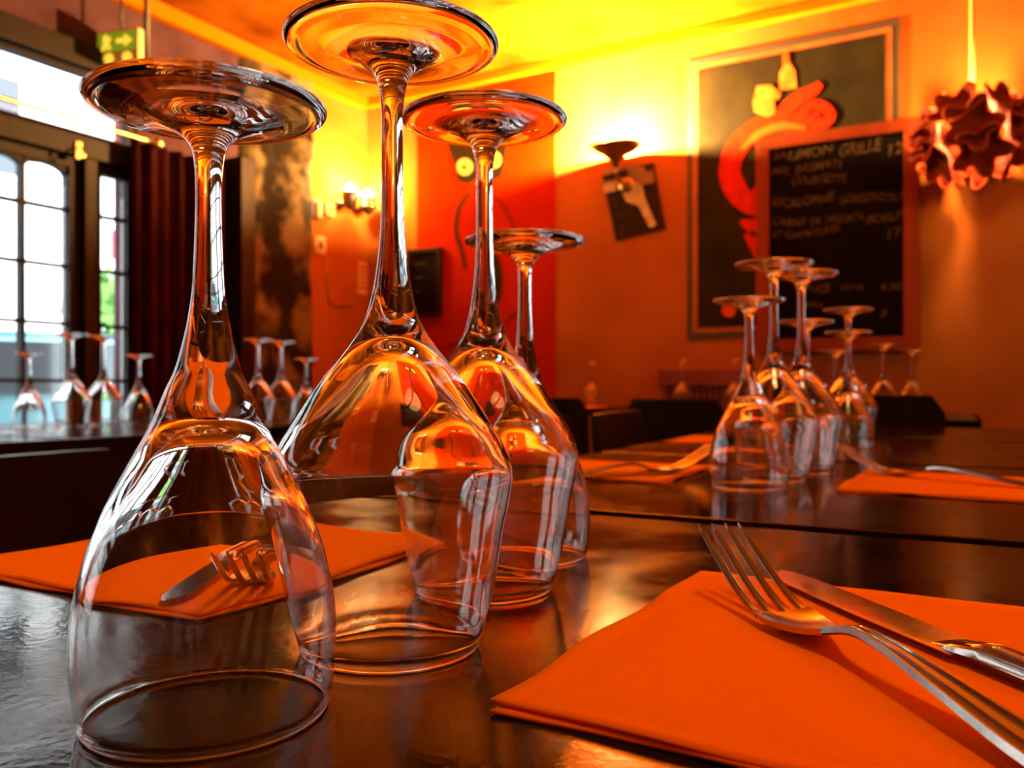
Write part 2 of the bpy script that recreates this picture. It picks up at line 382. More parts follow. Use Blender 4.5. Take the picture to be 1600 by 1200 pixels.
def tree(px, m_, h_, rad, label):
    n_ = vis(px, 600, m_)[0]; x, y = RM(m_, n_)
    t = thing('street_tree', label, 'tree', (x, y, -.15), 0, None)
    link('trunk', lathe('trunk', [(.12, 0), (.09, h_*.5), (.05, h_*.75), (0, h_*.8)], 10), 'bark', t)
    v, f = [], []
    for i in range(420):
        d = Vector((random.gauss(0, 1), random.gauss(0, 1), random.gauss(0, 1))).normalized()*rad*random.random()**.4
        c = Vector((0, 0, h_))+Vector((d.x, d.y, d.z*.9)); s = random.uniform(.06, .13)
        u = Vector((random.gauss(0, 1), random.gauss(0, 1), random.gauss(0, 1))).normalized(); q = u.orthogonal().normalized()
        k = len(v); v += [c+u*s, c+q*s*.6, c-u*s, c-q*s*.6]; f.append((k, k+1, k+2, k+3))
    o = link('crown', pydata('crown', v, f), 'leaf', t); o['kind'] = 'stuff'
tree(184, -7.6, 1.75, .5, 'small green street tree outside the narrow window')
def car(px, m_, label):
    n_ = vis(px, 600, m_)[0]; x, y = RM(m_, n_)
    t = thing('car', label, 'car', (x, y, -.15), -A30+PI/2)       # length along the street
    side = [(-2.0, .25), (-2.05, .55), (-1.95, .80), (-1.1, .92), (-.55, 1.38), (.75, 1.40), (1.45, .98), (2.0, .90), (2.08, .55), (2.0, .25)]
    bm = bmesh.new(); A = [bm.verts.new((q, -.82, z)) for q, z in side]; B = [bm.verts.new((q, .82, z)) for q, z in side]; n = len(side)
    bm.faces.new(A); bm.faces.new(B[::-1])
    for i in range(n): bm.faces.new((A[i], B[i], B[(i+1) % n], A[(i+1) % n]))
    bmesh.ops.recalc_face_normals(bm, faces=bm.faces[:]); bmesh.ops.bevel(bm, geom=bm.edges[:], offset=.07, segments=3, affect='EDGES')
    me = bpy.data.meshes.new('body'); bm.to_mesh(me); bm.free(); link('body', me, 'carp', t)
    for s in (-1, 1):
        for pts in ([(-.95, .95), (-.50, 1.30), (.08, 1.32), (.08, .95)], [(.14, .95), (.14, 1.32), (.70, 1.32), (1.15, .98)]):
            o = link('side_window', plate('side_window', pts, .02), 'darkglass', t, (0, .84 if s > 0 else -.82, 0))
        for q in (-1.25, 1.3):
            link('wheel', lathe('wheel', [(0, -.1), (.30, -.1), (.32, -.05), (.32, .05), (.30, .1), (0, .1)], 20), 'tyre', t, (q, s*.78, .32), (PI/2, 0, 0))
    link('windscreen', pydata('windscreen', [(-1.08, -.7, .97), (-1.08, .7, .97), (-.60, .62, 1.36), (-.60, -.62, 1.36)], [(0, 1, 2, 3)]), 'darkglass', t, (-.02, 0, .03))
car(-20, -6.6, 'teal car parked in the street outside the window')

# ------------------------------------------------------------------ curtain and rod
nA, nB2 = wl(203, 600, ML+.10)[0], wl(350, 600, ML+.10)[0]
ct = thing('curtain', 'dark red velvet curtain drawn beside the narrow window', 'curtain', left(nA, 0, 0), -A30)
v, f = [], []; nf = 60; ztop = CAMZ+1.20
for i in range(nf+1):
    t = i/nf; dep = .10+.028*math.sin(t*2*PI*6.5)+.012*math.sin(t*31)
    v += [(dep, (nB2-nA)*t, .03), (dep*.95+.005, (nB2-nA)*t, ztop*.55), (dep*.9+.01, (nB2-nA)*t, ztop)]
for i in range(nf):
    for k in range(2): f.append((i*3+k, i*3+3+k, i*3+4+k, i*3+1+k))
cm = pydata('cloth', v, f, True); o = link('cloth', cm, 'curtain', ct); md = o.modifiers.new('thickness', 'SOLIDIFY'); md.thickness = .006
rz = CAMZ+1.19; nR = wl(240, 228, ML+.17)[0]
rd = thing('curtain_rod', 'brass curtain rod with round end knob under the transom window', 'curtain rod', left(0, 0), -A30)
link('rod', tube('rod', [(.17, -1.6, rz), (.17, nR, rz)], .011, 12), 'brass', rd)
link('finial', lathe('finial', [(0, -.03), (.018, -.026), (.027, -.008), (.027, .008), (.018, .026), (0, .03)], 16), 'brass', rd, (.17, nR+.02, rz))
for q in (-1.2, .4, 1.9):
    link('bracket', tube('bracket', [(.03, q, rz), (.17, q, rz)], .008, 8), 'brass', rd)
    link('ring', tube('ring', [(.17+.02*math.cos(a), q+.2, rz-.018+.02*math.sin(a)) for a in [i*PI/8 for i in range(16)]], .003, 6, True), 'brass', rd)
n_, z_ = wl(121, 235, ML+.04)
hk = thing('wall_hook', 'small brass hook on the dark wood above the casement', 'hook', left(n_, z_, .05), -A30)
link('plate', boxes_mesh('plate', [(-.02, 0, -.015, .015, -.04, .04)], .004), 'brass', hk)
link('hook_arm', tube('hook_arm', [(0, 0, .01), (.03, 0, .0), (.045, 0, -.03), (.03, 0, -.05), (.02, 0, -.04)], .006, 8), 'brass', hk)

# ------------------------------------------------------------------ exit sign
Y = 3.95; x = at(190, Y); z = CAMZ+(605-78)/F*Y
ex = thing('exit_sign', 'lit green and yellow emergency exit box hanging from the ceiling', 'exit sign', (x, Y, z), math.radians(-14))
hw, hh = .115, .085
link('housing', boxes_mesh('housing', [(-hw, hw, -.03, .03, -hh, hh)], .008), 'plastic', ex)
link('sign_face', boxes_mesh('sign_face', [(-hw*.9, hw*.9, -.034, -.030, -hh*.2, hh*.85)]), 'exitg', ex)
def px_plate(nm, pts, mt, y): link(nm, plate(nm, pts, .003), mt, ex, (0, y, 0))
px_plate('running_figure', [(-.085, -.01), (-.07, .02), (-.075, .045), (-.06, .065), (-.045, .05), (-.03, .045), (-.045, .02), (-.03, .0), (-.045, -.012), (-.058, .008), (-.072, -.014)], 'exity', -.034)
px_plate('arrow', [(0, .018), (.045, .018), (.045, .0), (.085, .028), (.045, .058), (.045, .038), (0, .038)], 'exity', -.034)
for q in (-.045, .055): link('lamp', lathe('lamp', [(0, .012), (.020, .010), (.026, 0)], 16), 'exity', ex, (q, -.031, -hh*.60), (PI/2, 0, 0))
link('hanger', tube('hanger', [(0, 0, hh), (0, 0, HC-z-.001)], .006, 8), 'cable', ex)
Yc = 3.2; xc = at(228.5, Yc)
cb = thing('hanging_cable', 'thin black cable hanging from the ceiling beside the exit box', 'cable', (xc, Yc, HC), 0)
link('cord', tube('cord', [(0, 0, -.001), (0, 0, -(HC-(CAMZ+(605-150)/F*Yc)))], .010, 8), 'cable', cb)
link('socket', lathe('socket', [(0, 0), (.018, -.004), (.02, -.06), (.012, -.075), (0, -.08)], 14), 'cable', cb, (0, 0, -(HC-(CAMZ+(605-150)/F*Yc))))

# ------------------------------------------------------------------ sconces and lamps
def sconce(m_, z_, label, power, onwall='back', grp=None):
    loc, rz = (back(m_, z_), -A30) if onwall == 'back' else ((*RM(MR, m_), z_), -A30-PI/2) if onwall == 'right' else ((*RM(m_, NF), z_), -A30+PI)
    s = thing('wall_sconce', label, 'wall lamp', loc, rz, grp)
    off = -.17
    seg = 40; v, f = [], []
    prof = [(.012, -.12), (.018, -.10), (.035, -.075), (.075, -.045), (.115, -.022), (.140, 0)]
    for r, zz in prof:
        for j in range(seg):
            a = 2*PI*j/seg; lip = (r/.14)**3
            v.append((r*math.cos(a), off+r*math.sin(a), zz+lip*(.020*abs(math.cos(a))-.020)))
    for i in range(len(prof)-1):
        for j in range(seg): f.append((i*seg+j, i*seg+(j+1) % seg, (i+1)*seg+(j+1) % seg, (i+1)*seg+j))
    f.append(tuple(range(seg))[::-1])
    o = link('bowl_shade', pydata('bowl_shade', v, f, True), 'bronze', s); md = o.modifiers.new('thickness', 'SOLIDIFY'); md.thickness = .004; md.offset = 1
    link('arm', tube('arm', [(0, -.005, -.19), (0, -.08, -.185), (0, off+.02, -.16), (0, off, -.115)], .009, 10), 'bronze', s)
    link('wall_plate', lathe('wall_plate', [(0, .018), (.03, .016), (.045, .006), (.047, 0)], 24), 'bronze', s, (0, -.001, -.19), (PI/2, 0, 0))
    link('bulb', lathe('bulb', [(0, .062), (.014, .058), (.024, .04), (.024, .022), (.014, 0), (.012, -.05), (0, -.05)], 16), 'bulb', s, (0, off, -.055))
    point('sconce_light', s, (0, off, .012), power, .025)
    return s
m_, z_ = wb(961, 226, NB-.17)
sconce(m_, z_, 'bronze bowl wall lamp glowing above the tilted print', P_SCONCE)
sconce(1.0, 2.15, 'added bronze bowl wall lamp, out of view on the right-hand wall', P_FILL, 'right')  # added out of view for warm light and gold streaks in the glasses
sconce(-1.4, 2.15, 'added bronze bowl wall lamp, out of view near the front corner', P_FILL, 'right')  # second added lamp on the unseen right wall, more warm fill
sconce(-1.0, 2.15, 'added bronze bowl wall lamp, out of view on the wall facing the mural', P_FILL*.2, 'front')  # added behind the camera as weak warm fill
# added lamp, out of view above the near tables, to brighten the napkins
lx, ly = TM(-.05, .55)
hl = thing('added_shade_lamp', 'added dark metal shade lamp, out of view above the front tables', 'pendant lamp', (lx, ly, 2.05))
o = link('shade', lathe('shade', [(.03, .20), (.06, .19), (.12, .10), (.20, 0)], 36), 'black', hl); md = o.modifiers.new('thickness', 'SOLIDIFY'); md.thickness = .004
link('bulb', lathe('bulb', [(0, -.045), (.03, -.03), (.036, 0), (.025, .035), (.014, .07), (0, .07)], 18), 'bulb', hl, (0, 0, .06))
link('cord', tube('cord', [(0, 0, .12), (0, 0, HC-2.05-.001)], .006, 8), 'cable', hl)
point('added_table_light', hl, (0, 0, .0), P_TABLE, .13)

# twin spot on the ochre end of the left wall
n_, z_ = wl(543, 318)
tw = thing('twin_wall_lamp', 'twin dark cup wall lamp on the ochre wall by the corner', 'wall lamp', left(n_, z_, .004), -A30)
box('wall_bar', (0, .025, -.14, .14, -.03, -.005), 'plasticd', tw, .004)
for y_, tp in ((-.095, 'dark'), (.085, 'band')):
    cup = link('cup', lathe('cup', [(0, -.075), (.02, -.07), (.05, -.035), (.058, .02), (.055, .045), (.050, .045), (.05, .01), (0, -.02)], 24), 'plasticd', tw, (.10, y_, 0))
    if tp == 'band': link('ring', lathe('ring', [(.056, -.030), (.0605, -.028), (.0605, -.002), (.056, 0)], 24), 'brass', cup)
    link('arm', tube('arm', [(.01, y_, -.015), (.10, y_, -.03)], .008, 8), 'plasticd', tw)
    link('bulb', lathe('bulb', [(0, .06), (.02, .05), (.03, .025), (.02, 0), (0, -.005)], 14), 'bulb', tw, (.10, y_, .035))
    point('cup_light', tw, (.10, y_, .085), P_TWIN/2, .03)
def wall_item(name, label, cat, px, py, fn):
    n_, z_ = wl(px, py); t = thing(name, label, cat, left(n_, z_, .0045), -A30); fn(t); return t
def f1(t):
    box('case', (0, .035, -.045, .035, -.06, .06), 'plasticd', t, .005); box('cover', (.035, .045, .0, .03, -.05, .05), 'plastic', t, .003)
wall_item('fuse_box', 'small dark box with a cream strip beside the stone pier', 'fuse box', 489, 328, f1)
def f2(t):
    box('case', (0, .03, -.04, .04, -.045, .045), 'plastic', t, .005); link('indicator', lathe('indicator', [(0, .008), (.012, .006), (.016, 0)], 14), 'led', t, (.031, 0, 0), (0, PI/2, 0))
wall_item('alarm_box', 'small alarm box with a red indicator near the twin lamp', 'alarm', 511, 328, f2)
def f3(t):
    box('plate', (0, .012, -.045, .045, -.055, .055), 'plastic', t, .004); box('rocker', (.012, .02, -.015, .015, -.025, .025), 'plasticd', t, .002)
wall_item('light_switch', 'cream light switch with dark rocker below the alarm box', 'switch', 498, 383, f3)
def f4(t):
    box('sheet', (0, .004, -.05, .05, -.11, .11), 'card', t)
    for k in range(5): box('print_line', (.004, .005, -.035, .035-.01*(k % 2), .07-.035*k, .08-.035*k), 'owline', t)
wall_item('wall_notice', 'pale printed notice on the ochre wall below the twin lamp', 'notice', 566, 435, f4)
p = [wl(*q) for q in ((507, 400), (509, 440), (512, 472), (520, 478), (545, 478), (553, 470), (553, 440))]
cdo = thing('wall_cable', 'thin cable looping down the ochre wall from the switch', 'cable', left(p[0][0], p[0][1], .004), -A30)
link('cord', tube('cord', [(.006, q[0]-p[0][0], q[1]-p[0][1]) for q in p], .005, 8), 'bronze', cdo)

# pendant of curled petals
Yp = 3.62; xp = at(1519, Yp); zp = CAMZ+(605-214)/F*Yp
pn = thing('pendant_lamp', 'dark red pendant lamp of curled petals glowing beside the chalkboard', 'pendant lamp', (xp, Yp, zp), .95)
def petal(sz):
    seg = 20; v, f = [], []
    for r, h_, wv in ((.30, 0, 0), (.62, .16, .05), (.90, .42, .14), (1.06, .62, .26)):
        for j in range(seg):
            a = 2*PI*j/seg; k = 1+wv*math.cos(5*a)
            v.append((sz*r*k*math.cos(a), sz*r*k*math.sin(a), sz*(h_+wv*.5*math.cos(5*a))))
    for i in range(3):
        for j in range(seg): f.append((i*seg+j, i*seg+(j+1) % seg, (i+1)*seg+(j+1) % seg, (i+1)*seg+j))
    f.append(tuple(range(seg))[::-1]); return pydata('petal', v, f, True)
pm = petal(.092)
ring = tube('petal_rim', [(.092*1.06*(1+.26*math.cos(5*a))*math.cos(a), .092*1.06*(1+.26*math.cos(5*a))*math.sin(a), .092*(.62+.13*math.cos(5*a))) for a in [2*PI*j/40 for j in range(40)]], .006, 6, True)
for lat, cnt, ph in ((36, 5, .3), (0, 6, .1), (-36, 5, .75)):
    for k in range(cnt):
        lo = 2*PI*(k+ph)/cnt; la = math.radians(lat)
        d = Vector((math.cos(la)*math.cos(lo), math.cos(la)*math.sin(lo), math.sin(la)))
        o = link('petal', pm, 'petal', pn, Vector((d.x*.155, d.y*.155, d.z*.120)))
        o.rotation_mode = 'QUATERNION'; o.rotation_quaternion = d.to_track_quat('Z', 'Y')
        if not o.modifiers: md = o.modifiers.new('thickness', 'SOLIDIFY'); md.thickness = .005
        link('petal_rim', ring, 'petalr', o)
link('bulb', lathe('bulb', [(0, -.045), (.03, -.03), (.038, 0), (.025, .035), (.014, .06), (0, .06)], 18), 'bulb', pn)
link('cord', tube('cord', [(0, 0, .06), (0, 0, HC-zp-.001)], .009, 8), 'goldcord', pn)
link('ceiling_rose', lathe('ceiling_rose', [(0, -.03), (.03, -.028), (.05, -.01), (.052, 0)], 20), 'bronze', pn, (0, 0, HC-zp))
point('pendant_light', pn, (0, 0, .11), P_PENDANT*.85, .04)
link('lower_bulb', lathe('lower_bulb', [(0, -.045), (.03, -.03), (.038, 0), (.025, .035), (.014, .06), (0, .06)], 18), 'bulb', pn, (0, 0, -.08))
point('pendant_light', pn, (0, 0, -.10), P_PENDANT*.08, .04)

# ------------------------------------------------------------------ mural, chalkboard, print, painted figure
def bpiece(root, nm, pts_px, mt, th, y=0, org=(0, 0), parent=None):
    return link(nm, plate(nm, [(wb(*q)[0]-org[0], wb(*q)[1]-org[1]) for q in pts_px], th), mt, parent or root, (0, y, 0))
org = wb(1240, 300)
mu = thing('wall_mural', 'painted mural of a red tentacle holding a bottle on a dark framed ground', 'mural', back(*org), -A30)
c_ = [(1070, 97), (1405, 30), (1405, 508), (1078, 530)]
M0 = [wb(*q) for q in c_]; ml0, mr0 = (M0[0][0]+M0[3][0])/2-org[0], M0[1][0]-org[0]
zt0, zb0 = M0[0][1]-org[1], M0[3][1]-org[1]
def rect(nm, i, th, mt, y=0):
    return link(nm, plate(nm, [(ml0+i, zb0+i), (mr0-i, zb0+i), (mr0-i, zt0-i), (ml0+i, zt0-i)], th), mt, mu, (0, y, 0))
rect('outer_border', 0, .006, 'muraldark'); rect('painted_line', .032, .008, 'muralline'); rect('ground', .060, .010, 'mural')
def st(nm, pts, wd, mt, root, org, th, y):
    t = [wb(*q) for q in pts]; sc_ = [NB/(.5*(q[0]-800)/F+C30)/F for q in pts]
    return link(nm, stroke(nm, [(a-org[0], b-org[1]) for a, b in t], [w_*s for w_, s in zip(wd, sc_)], th), mt, root, (0, y, 0))
st('tentacle', [(1192, 332), (1172, 322), (1152, 300), (1141, 268), (1150, 236), (1174, 209), (1212, 194), (1256, 194), (1284, 196)], [16, 26, 34, 34, 34, 34, 34, 30, 22], 'tent', mu, org, .004, -.010)
st('tentacle_highlight', [(1160, 235), (1185, 212), (1222, 198), (1260, 201)], [6, 12, 12, 6], 'tent2', mu, org, .002, -.014)
st('tentacle_arm', [(1216, 196), (1232, 170), (1252, 153), (1272, 142), (1283, 132)], [26, 24, 22, 18, 10], 'tent', mu, org, .004, -.011)
st('tentacle_curl', [(1258, 190), (1256, 176), (1270, 165), (1290, 170), (1298, 184), (1288, 196), (1272, 194), (1270, 182), (1281, 178)], [14, 15, 15, 15, 15, 14, 11, 9, 6], 'tent', mu, org, .004, -.012)
st('tentacle_tip', [(1158, 346), (1172, 352), (1190, 352)], [6, 18, 22], 'tent', mu, org, .004, -.010)
st('tentacle_tip', [(1166, 366), (1178, 380), (1190, 398)], [8, 16, 22], 'tent', mu, org, .004, -.010)
st('sucker_row', [(1185, 296), (1170, 316), (1178, 334)], [10, 18, 12], 'tent', mu, org, .004, -.011)
bpiece(mu, 'painted_bottle', [(1224, 86), (1233, 84), (1235, 100), (1243, 112), (1245, 138), (1219, 142), (1219, 116), (1225, 104)], 'mcream', .004, -.010, org)
bpiece(mu, 'bottle_neck', [(1225, 88), (1232, 86), (1234, 100), (1226, 102)], 'tent2', .002, -.014, org)
bpiece(mu, 'painted_cup', [(1184, 136), (1205, 134), (1221, 148), (1216, 157), (1210, 152), (1212, 178), (1200, 184), (1180, 176), (1178, 160)], 'mcream', .004, -.012, org)
bpiece(mu, 'painted_ring', [(1140+11*math.cos(a), 485+11*math.sin(a)) for a in [i*PI/7 for i in range(14)]], 'tent2', .003, -.010, org)

OFF = .05; NC = NB-.035
org = wb(1310, 370, NC)
cb_ = thing('chalkboard', 'large black chalkboard menu in red wood frame hung over the mural', 'chalkboard', back(org[0], org[1], .035), -A30)
q = [wb(1182, 216, NC), wb(1437, 188, NC), wb(1437, 547, NC), wb(1182, 540, NC)]
x0, x1 = q[0][0]-org[0], q[1][0]-org[0]; zt, zb = (q[0][1]+q[1][1])/2-org[1], (q[2][1])-org[1]
fw = .068
box('slate', (x0+.03, x1-.03, -.004, .022, zb+.03, zt-.03), 'board', cb_)
for nm, b in (('frame_rail', (x0, x1, -.022, .022, zt-fw*.85, zt)), ('frame_rail', (x0, x1, -.022, .022, zb, zb+fw)), ('frame_stile', (x0, x0+fw, -.020, .020, zb+fw, zt-fw*.85)), ('frame_stile', (x1-fw, x1, -.020, .020, zb+fw, zt-fw*.85))):
    box(nm, b, 'bframe', cb_, .005)
def chalk(txt, px, py, pw, ph):
    cu = bpy.data.curves.new('lettering', 'FONT'); cu.body = txt; cu.size = 1; cu.align_x = 'LEFT'; cu.shear = .12; cu.offset = .012
    tmp = bpy.data.objects.new('lettering', cu); COL.objects.link(tmp)
    bpy.context.view_layer.update(); me = bpy.data.meshes.new_from_object(tmp.evaluated_get(bpy.context.evaluated_depsgraph_get()))
    COL.objects.unlink(tmp); bpy.data.objects.remove(tmp)
    me.name = 'lettering'; xs = [v.co.x for v in me.vertices]; ys = [v.co.y for v in me.vertices]
    a, b = wb(px, py, NC), wb(px+pw, py, NC); s = (b[0]-a[0])/(max(xs)-min(xs)); hgt = ph*NC/(.5*(px-800)/F+C30)/F/(max(ys)-min(ys))
    for v in me.vertices:
        u = (v.co.x-min(xs))*s; hh_ = (v.co.y-min(ys))*hgt
        v.co = (u, 0, hh_+.006*math.sin(u*21+px)+.004*math.sin(u*47))
    o = link('lettering', me, 'chalk', cb_, (a[0]-org[0], -.0055, a[1]-org[1])); return o
for t in (('SAUMON', 1208, 253, 94, 15), ('GRILLE', 1312, 246, 66, 20), ('12', 1388, 245, 24, 18), ('RIZ', 1207, 276, 28, 10), ('BASMATI', 1243, 272, 72, 13), ('COURGETTE', 1238, 292, 86, 13),
          ('ESCALOPINE', 1208, 326, 96, 14), ('GORGONZOLA', 1313, 321, 100, 14), ('CARNE', 1208, 356, 52, 13), ('DI', 1266, 353, 16, 12), ('TAGLIATA', 1288, 351, 62, 12), ('BOEUF', 1355, 349, 58, 13),
          ('ET GARNITURES', 1208, 374, 104, 11), ('17', 1387, 374, 22, 18), ('SALADE', 1252, 458, 46, 14), ('Verte', 1312, 454, 38, 9), ('4.50', 1374, 454, 36, 12), ('Mixte', 1256, 482, 30, 9), ('8', 1376, 497, 10, 12)):
    chalk(*t)

org = wb(990, 316)
pr = thing('wall_print', 'dark tilted photo print pinned to the wall under the bowl lamp', 'print', back(*org), -A30)
bpiece(pr, 'paper', [(941, 273), (1022, 254), (1041, 358), (963, 377)], 'papdark', .004, -.001, org)
bpiece(pr, 'pale_sky', [(943, 266), (968, 258), (1020, 262), (1023, 285), (975, 296), (946, 303)], 'papmid', .002, -.005, org)
bpiece(pr, 'pale_figure', [(976, 292), (992, 284), (1004, 290), (1008, 308), (1026, 352), (1016, 356), (998, 322), (980, 316), (974, 304)], 'paplight', .002, -.006, org)
bpiece(pr, 'pale_patch', [(943, 289), (966, 284), (964, 298), (946, 302)], 'paplight', .002, -.0075, org)
bpiece(pr, 'dark_patch', [(942, 276), (980, 264), (982, 276), (944, 284)], 'papdark', .002, -.0075, org)
bpiece(pr, 'dark_patch', [(1007, 258), (1020, 257), (1019, 268), (1010, 268)], 'papdark', .002, -.0075, org)

org = wb(745, 350)
ow = thing('painted_figure', 'dark painted owl-like figure with round ochre eyes on the red wall', 'mural', back(org[0], org[1], .004), -A30)
bpiece(ow, 'head', [(696, 212), (720, 222), (748, 224), (776, 216), (800, 208), (792, 236), (790, 258), (784, 276), (768, 284), (750, 276), (734, 288), (716, 282), (712, 262), (704, 238)], 'owl', .003, 0, org)
for px, py in ((727, 261), (772, 250)): bpiece(ow, 'eye', [(px+12*math.cos(a), py+13*math.sin(a)) for a in [-i*PI/8 for i in range(16)]], 'oweye', .002, -.003, org)
for px, py in ((727, 262), (772, 251)): bpiece(ow, 'pupil', [(px+4*math.cos(a), py+4*math.sin(a)) for a in [-i*PI/5 for i in range(10)]], 'owline', .002, -.005, org)
st('body_outline', [(735, 300), (718, 325), (713, 360), (722, 392), (728, 420)], [5, 6, 6, 6, 5], 'owl', ow, org, .003, 0)
st('body_outline', [(764, 296), (784, 318), (800, 348), (808, 372)], [4, 5, 5, 4], 'owline', ow, org, .003, 0)
bpiece(ow, 'tail', [(772+13*math.cos(a), 437+42*math.sin(a)) for a in [-i*PI/10 for i in range(20)]], 'owl', .003, 0, org)
st('foot', [(792, 505), (802, 492), (820, 490)], [4, 6, 4], 'owline', ow, org, .003, 0)
st('foot', [(690, 545), (712, 538), (735, 545)], [4, 6, 4], 'owline', ow, org, .003, 0)
org = wb(663, 440, NB-.02)
sb = thing('small_chalkboard', 'small dark chalkboard on the wall beside the painted owl', 'chalkboard', back(org[0], org[1], .02), -A30)
q = [wb(638, 390, NB-.02), wb(690, 386, NB-.02), wb(690, 492, NB-.02)]
x0, x1, zt, zb = q[0][0]-org[0], q[1][0]-org[0], q[1][1]-org[1], q[2][1]-org[1]
box('slate', (x0+.02, x1-.02, -.008, .012, zb+.02, zt-.02), 'board', sb)
for b in ((x0, x1, -.018, .014, zt-.03, zt), (x0, x1, -.018, .014, zb, zb+.03), (x0, x0+.03, -.018, .014, zb+.03, zt-.03), (x1-.03, x1, -.018, .014, zb+.03, zt-.03)): box('frame_bar', b, 'black', sb, .003)
for k in range(3): link('chalk_line', stroke('chalk_line', [(x0+.05, zt-.10-.09*k), (x0+.10, zt-.095-.09*k), (x0+.15-.02*k, zt-.10-.09*k)], [.008]*3, .001), 'chalk', sb, (0, -.0085, 0))

# ------------------------------------------------------------------ tables
def table(m0, m1, n0, n1, label, frame='T', top='table', grp='restaurant tables', th=.028):
    X = TM if frame == 'T' else RM; ang = -A28 if frame == 'T' else -A30
    cx, cy_ = (m0+m1)/2, (n0+n1)/2; t = thing('restaurant_table', label, 'table', (*X(cx, cy_), 0), ang, grp)
    a, b = (m1-m0)/2, (n1-n0)/2
    e = .009
    box('tabletop', (-a+e, a-e, -b+e, b-e, TT-th, TT), top, t, .0012)
    for bb in ((-a, a, -b, -b+e), (-a, a, b-e, b), (-a, -a+e, -b+e, b-e), (a-e, a, -b+e, b-e)): box('edge_band', (*bb, TT-th-.002, TT-.0008), 'edge', t, .0015)
    link('column', lathe('column', [(.045, .03), (.036, .06), (.036, TT-th-.04), (.05, TT-th-.02), (.05, TT-th)], 20), 'black', t)
    box('top_plate', (-.16, .16, -.16, .16, TT-th-.012, TT-th), 'black', t)
    box('base_bar', (-.28, .28, -.035, .035, 0, .035), 'black', t, .008); box('base_bar', (-.035, .035, -.24, .24, 0, .034), 'black', t, .008)
    return t
table(-.475, .265, .044, .592, 'worn dark table in front with four upturned glasses')
table(-.475, .265, .599, 1.145, 'dark table behind the front one with the glass cluster on it')
table(-.475, .265, 1.152, 1.698, 'third dark table of the row, past the glass cluster')
table(-.475, .265, 1.705, 2.253, 'fourth dark table at the far end of the joined row')
table(-.62, .07, 2.75, 3.40, 'black table with a free end standing apart below the chalkboard', top='black', th=.03)
table(-2.26, -1.50, .93, 1.497, 'dark table by the casement window with four upturned glasses', 'R')
table(-2.26, -1.50, 1.50, 2.05, 'dark table before the stone pier with three upturned glasses', 'R')
table(-2.26, -1.50, .36, .927, 'bare dark table nearest the camera in the window row', 'R')
table(-2.12, -1.45, 3.45, 4.05, 'small dark table by the back wall below the painted owl', 'R')
table(-1.38, -.75, 3.40, 3.95, 'small dark table in front of the red wooden bench', 'R', top='black')

# ------------------------------------------------------------------ chairs
def chair_meshes():
    d = {}
    v, f = [], []; W, H = .20, .30; nx = 12                # back board, slightly curved, rounded top corners
    for s in (0, 1):
        for i in range(nx+1):
            u = -1+2*i/nx; top = .30 if abs(u) < .82 else .30-.05*((abs(u)-.82)/.18)**2
            y = -.025*(1-u*u)-.018*s
            for z in (0, top*.5, top*.9, top): v.append((u*W, y-.10*z, z))
    k = (nx+1)*4
    for i in range(nx):
        for j in range(3):
            a = i*4+j; f.append((a, a+4, a+5, a+1)); f.append((k+a, k+a+1, k+a+5, k+a+4))
        a = i*4; f.append((a+3, a+7, k+a+7, k+a+3)); f.append((a, k+a, k+a+4, a+4))
    for a in (0, nx*4):
        for j in range(3): f.append((a+j, a+j+1, k+a+j+1, k+a+j))
    me = pydata('backrest', v, f); bm = bmesh.new(); bm.from_mesh(me); bmesh.ops.recalc_face_normals(bm, faces=bm.faces[:]); bm.to_mesh(me); bm.free(); d['backrest'] = me
    d['seat'] = boxes_mesh('seat', [(-.20, .20, -.02, .37, .43, .465)], .012)
    d['leg'] = tube('leg', [(0, 0, 0), (0, 0, .43)], [.013, .017], 10)
    d['post'] = tube('back_post', [(0, .01, .44), (0, -.02, .60)], .014, 10)
    d['str'] = tube('stretcher', [(-.17, 0, .18), (.17, 0, .18)], .009, 8)
    return d
CH = chair_meshes()
def chair(x, y, rz, label, top=.79, slats=False):
    """local +y points from the backrest to the seat front"""
    c = thing('dining_chair', label, 'chair', (x, y, 0), rz, 'black dining chairs'); z0 = top-.30
    link('backrest', CH['backrest'], 'black', c, (0, 0, z0)); link('seat', CH['seat'], 'black', c)
    for s in (-1, 1):
        link('leg', CH['leg'], 'black', c, (s*.175, .01, 0)); link('leg', CH['leg'], 'black', c, (s*.175, .34, 0)); link('back_post', CH['post'], 'black', c, (s*.16, 0, 0))
    link('stretcher', CH['str'], 'black', c, (0, .01, 0)); link('stretcher', CH['str'], 'black', c, (0, .34, 0))
    return c
def tchair(m_, n_, label, top=.79, extra=0): x, y = TM(m_, n_); chair(x, y, -A28-PI/2+extra, label, top)
def rchair(m_, n_, label, top=.77, extra=0, side=-1): x, y = RM(m_, n_); chair(x, y, -A30+side*PI/2+extra, label, top)
tchair(-.80, .475, 'black chair nearest the camera, behind the orange napkin on the front table', .775, .16)
tchair(-.68, .90, 'black chair seen through the large glass, beside the front table', .775, .05)
tchair(-.62, 1.32, 'black chair with lit top edge beside the napkin with fork', .79, .05)
tchair(-.62, 1.76, 'black chair beside the far end of the joined table row', .79, .08)
rchair(-1.32, .82, 'black chair in front of the four glasses by the window', .765, 0, 1)
rchair(-1.34, 1.50, 'black chair in front of the three glasses near the stone pier', .75, 0, 1)
x = at(1352, 2.32); chair(x, 2.32, -A28, 'black chair tucked to the table with a free end', .825)
x, y = RM(-1.70, 3.28); chair(x, y, -A30, 'black chair at the small table below the painted owl', .80)
x, y = RM(-1.08, 3.18); chair(x, y, -A30, 'black chair in front of the red wooden bench', .80)
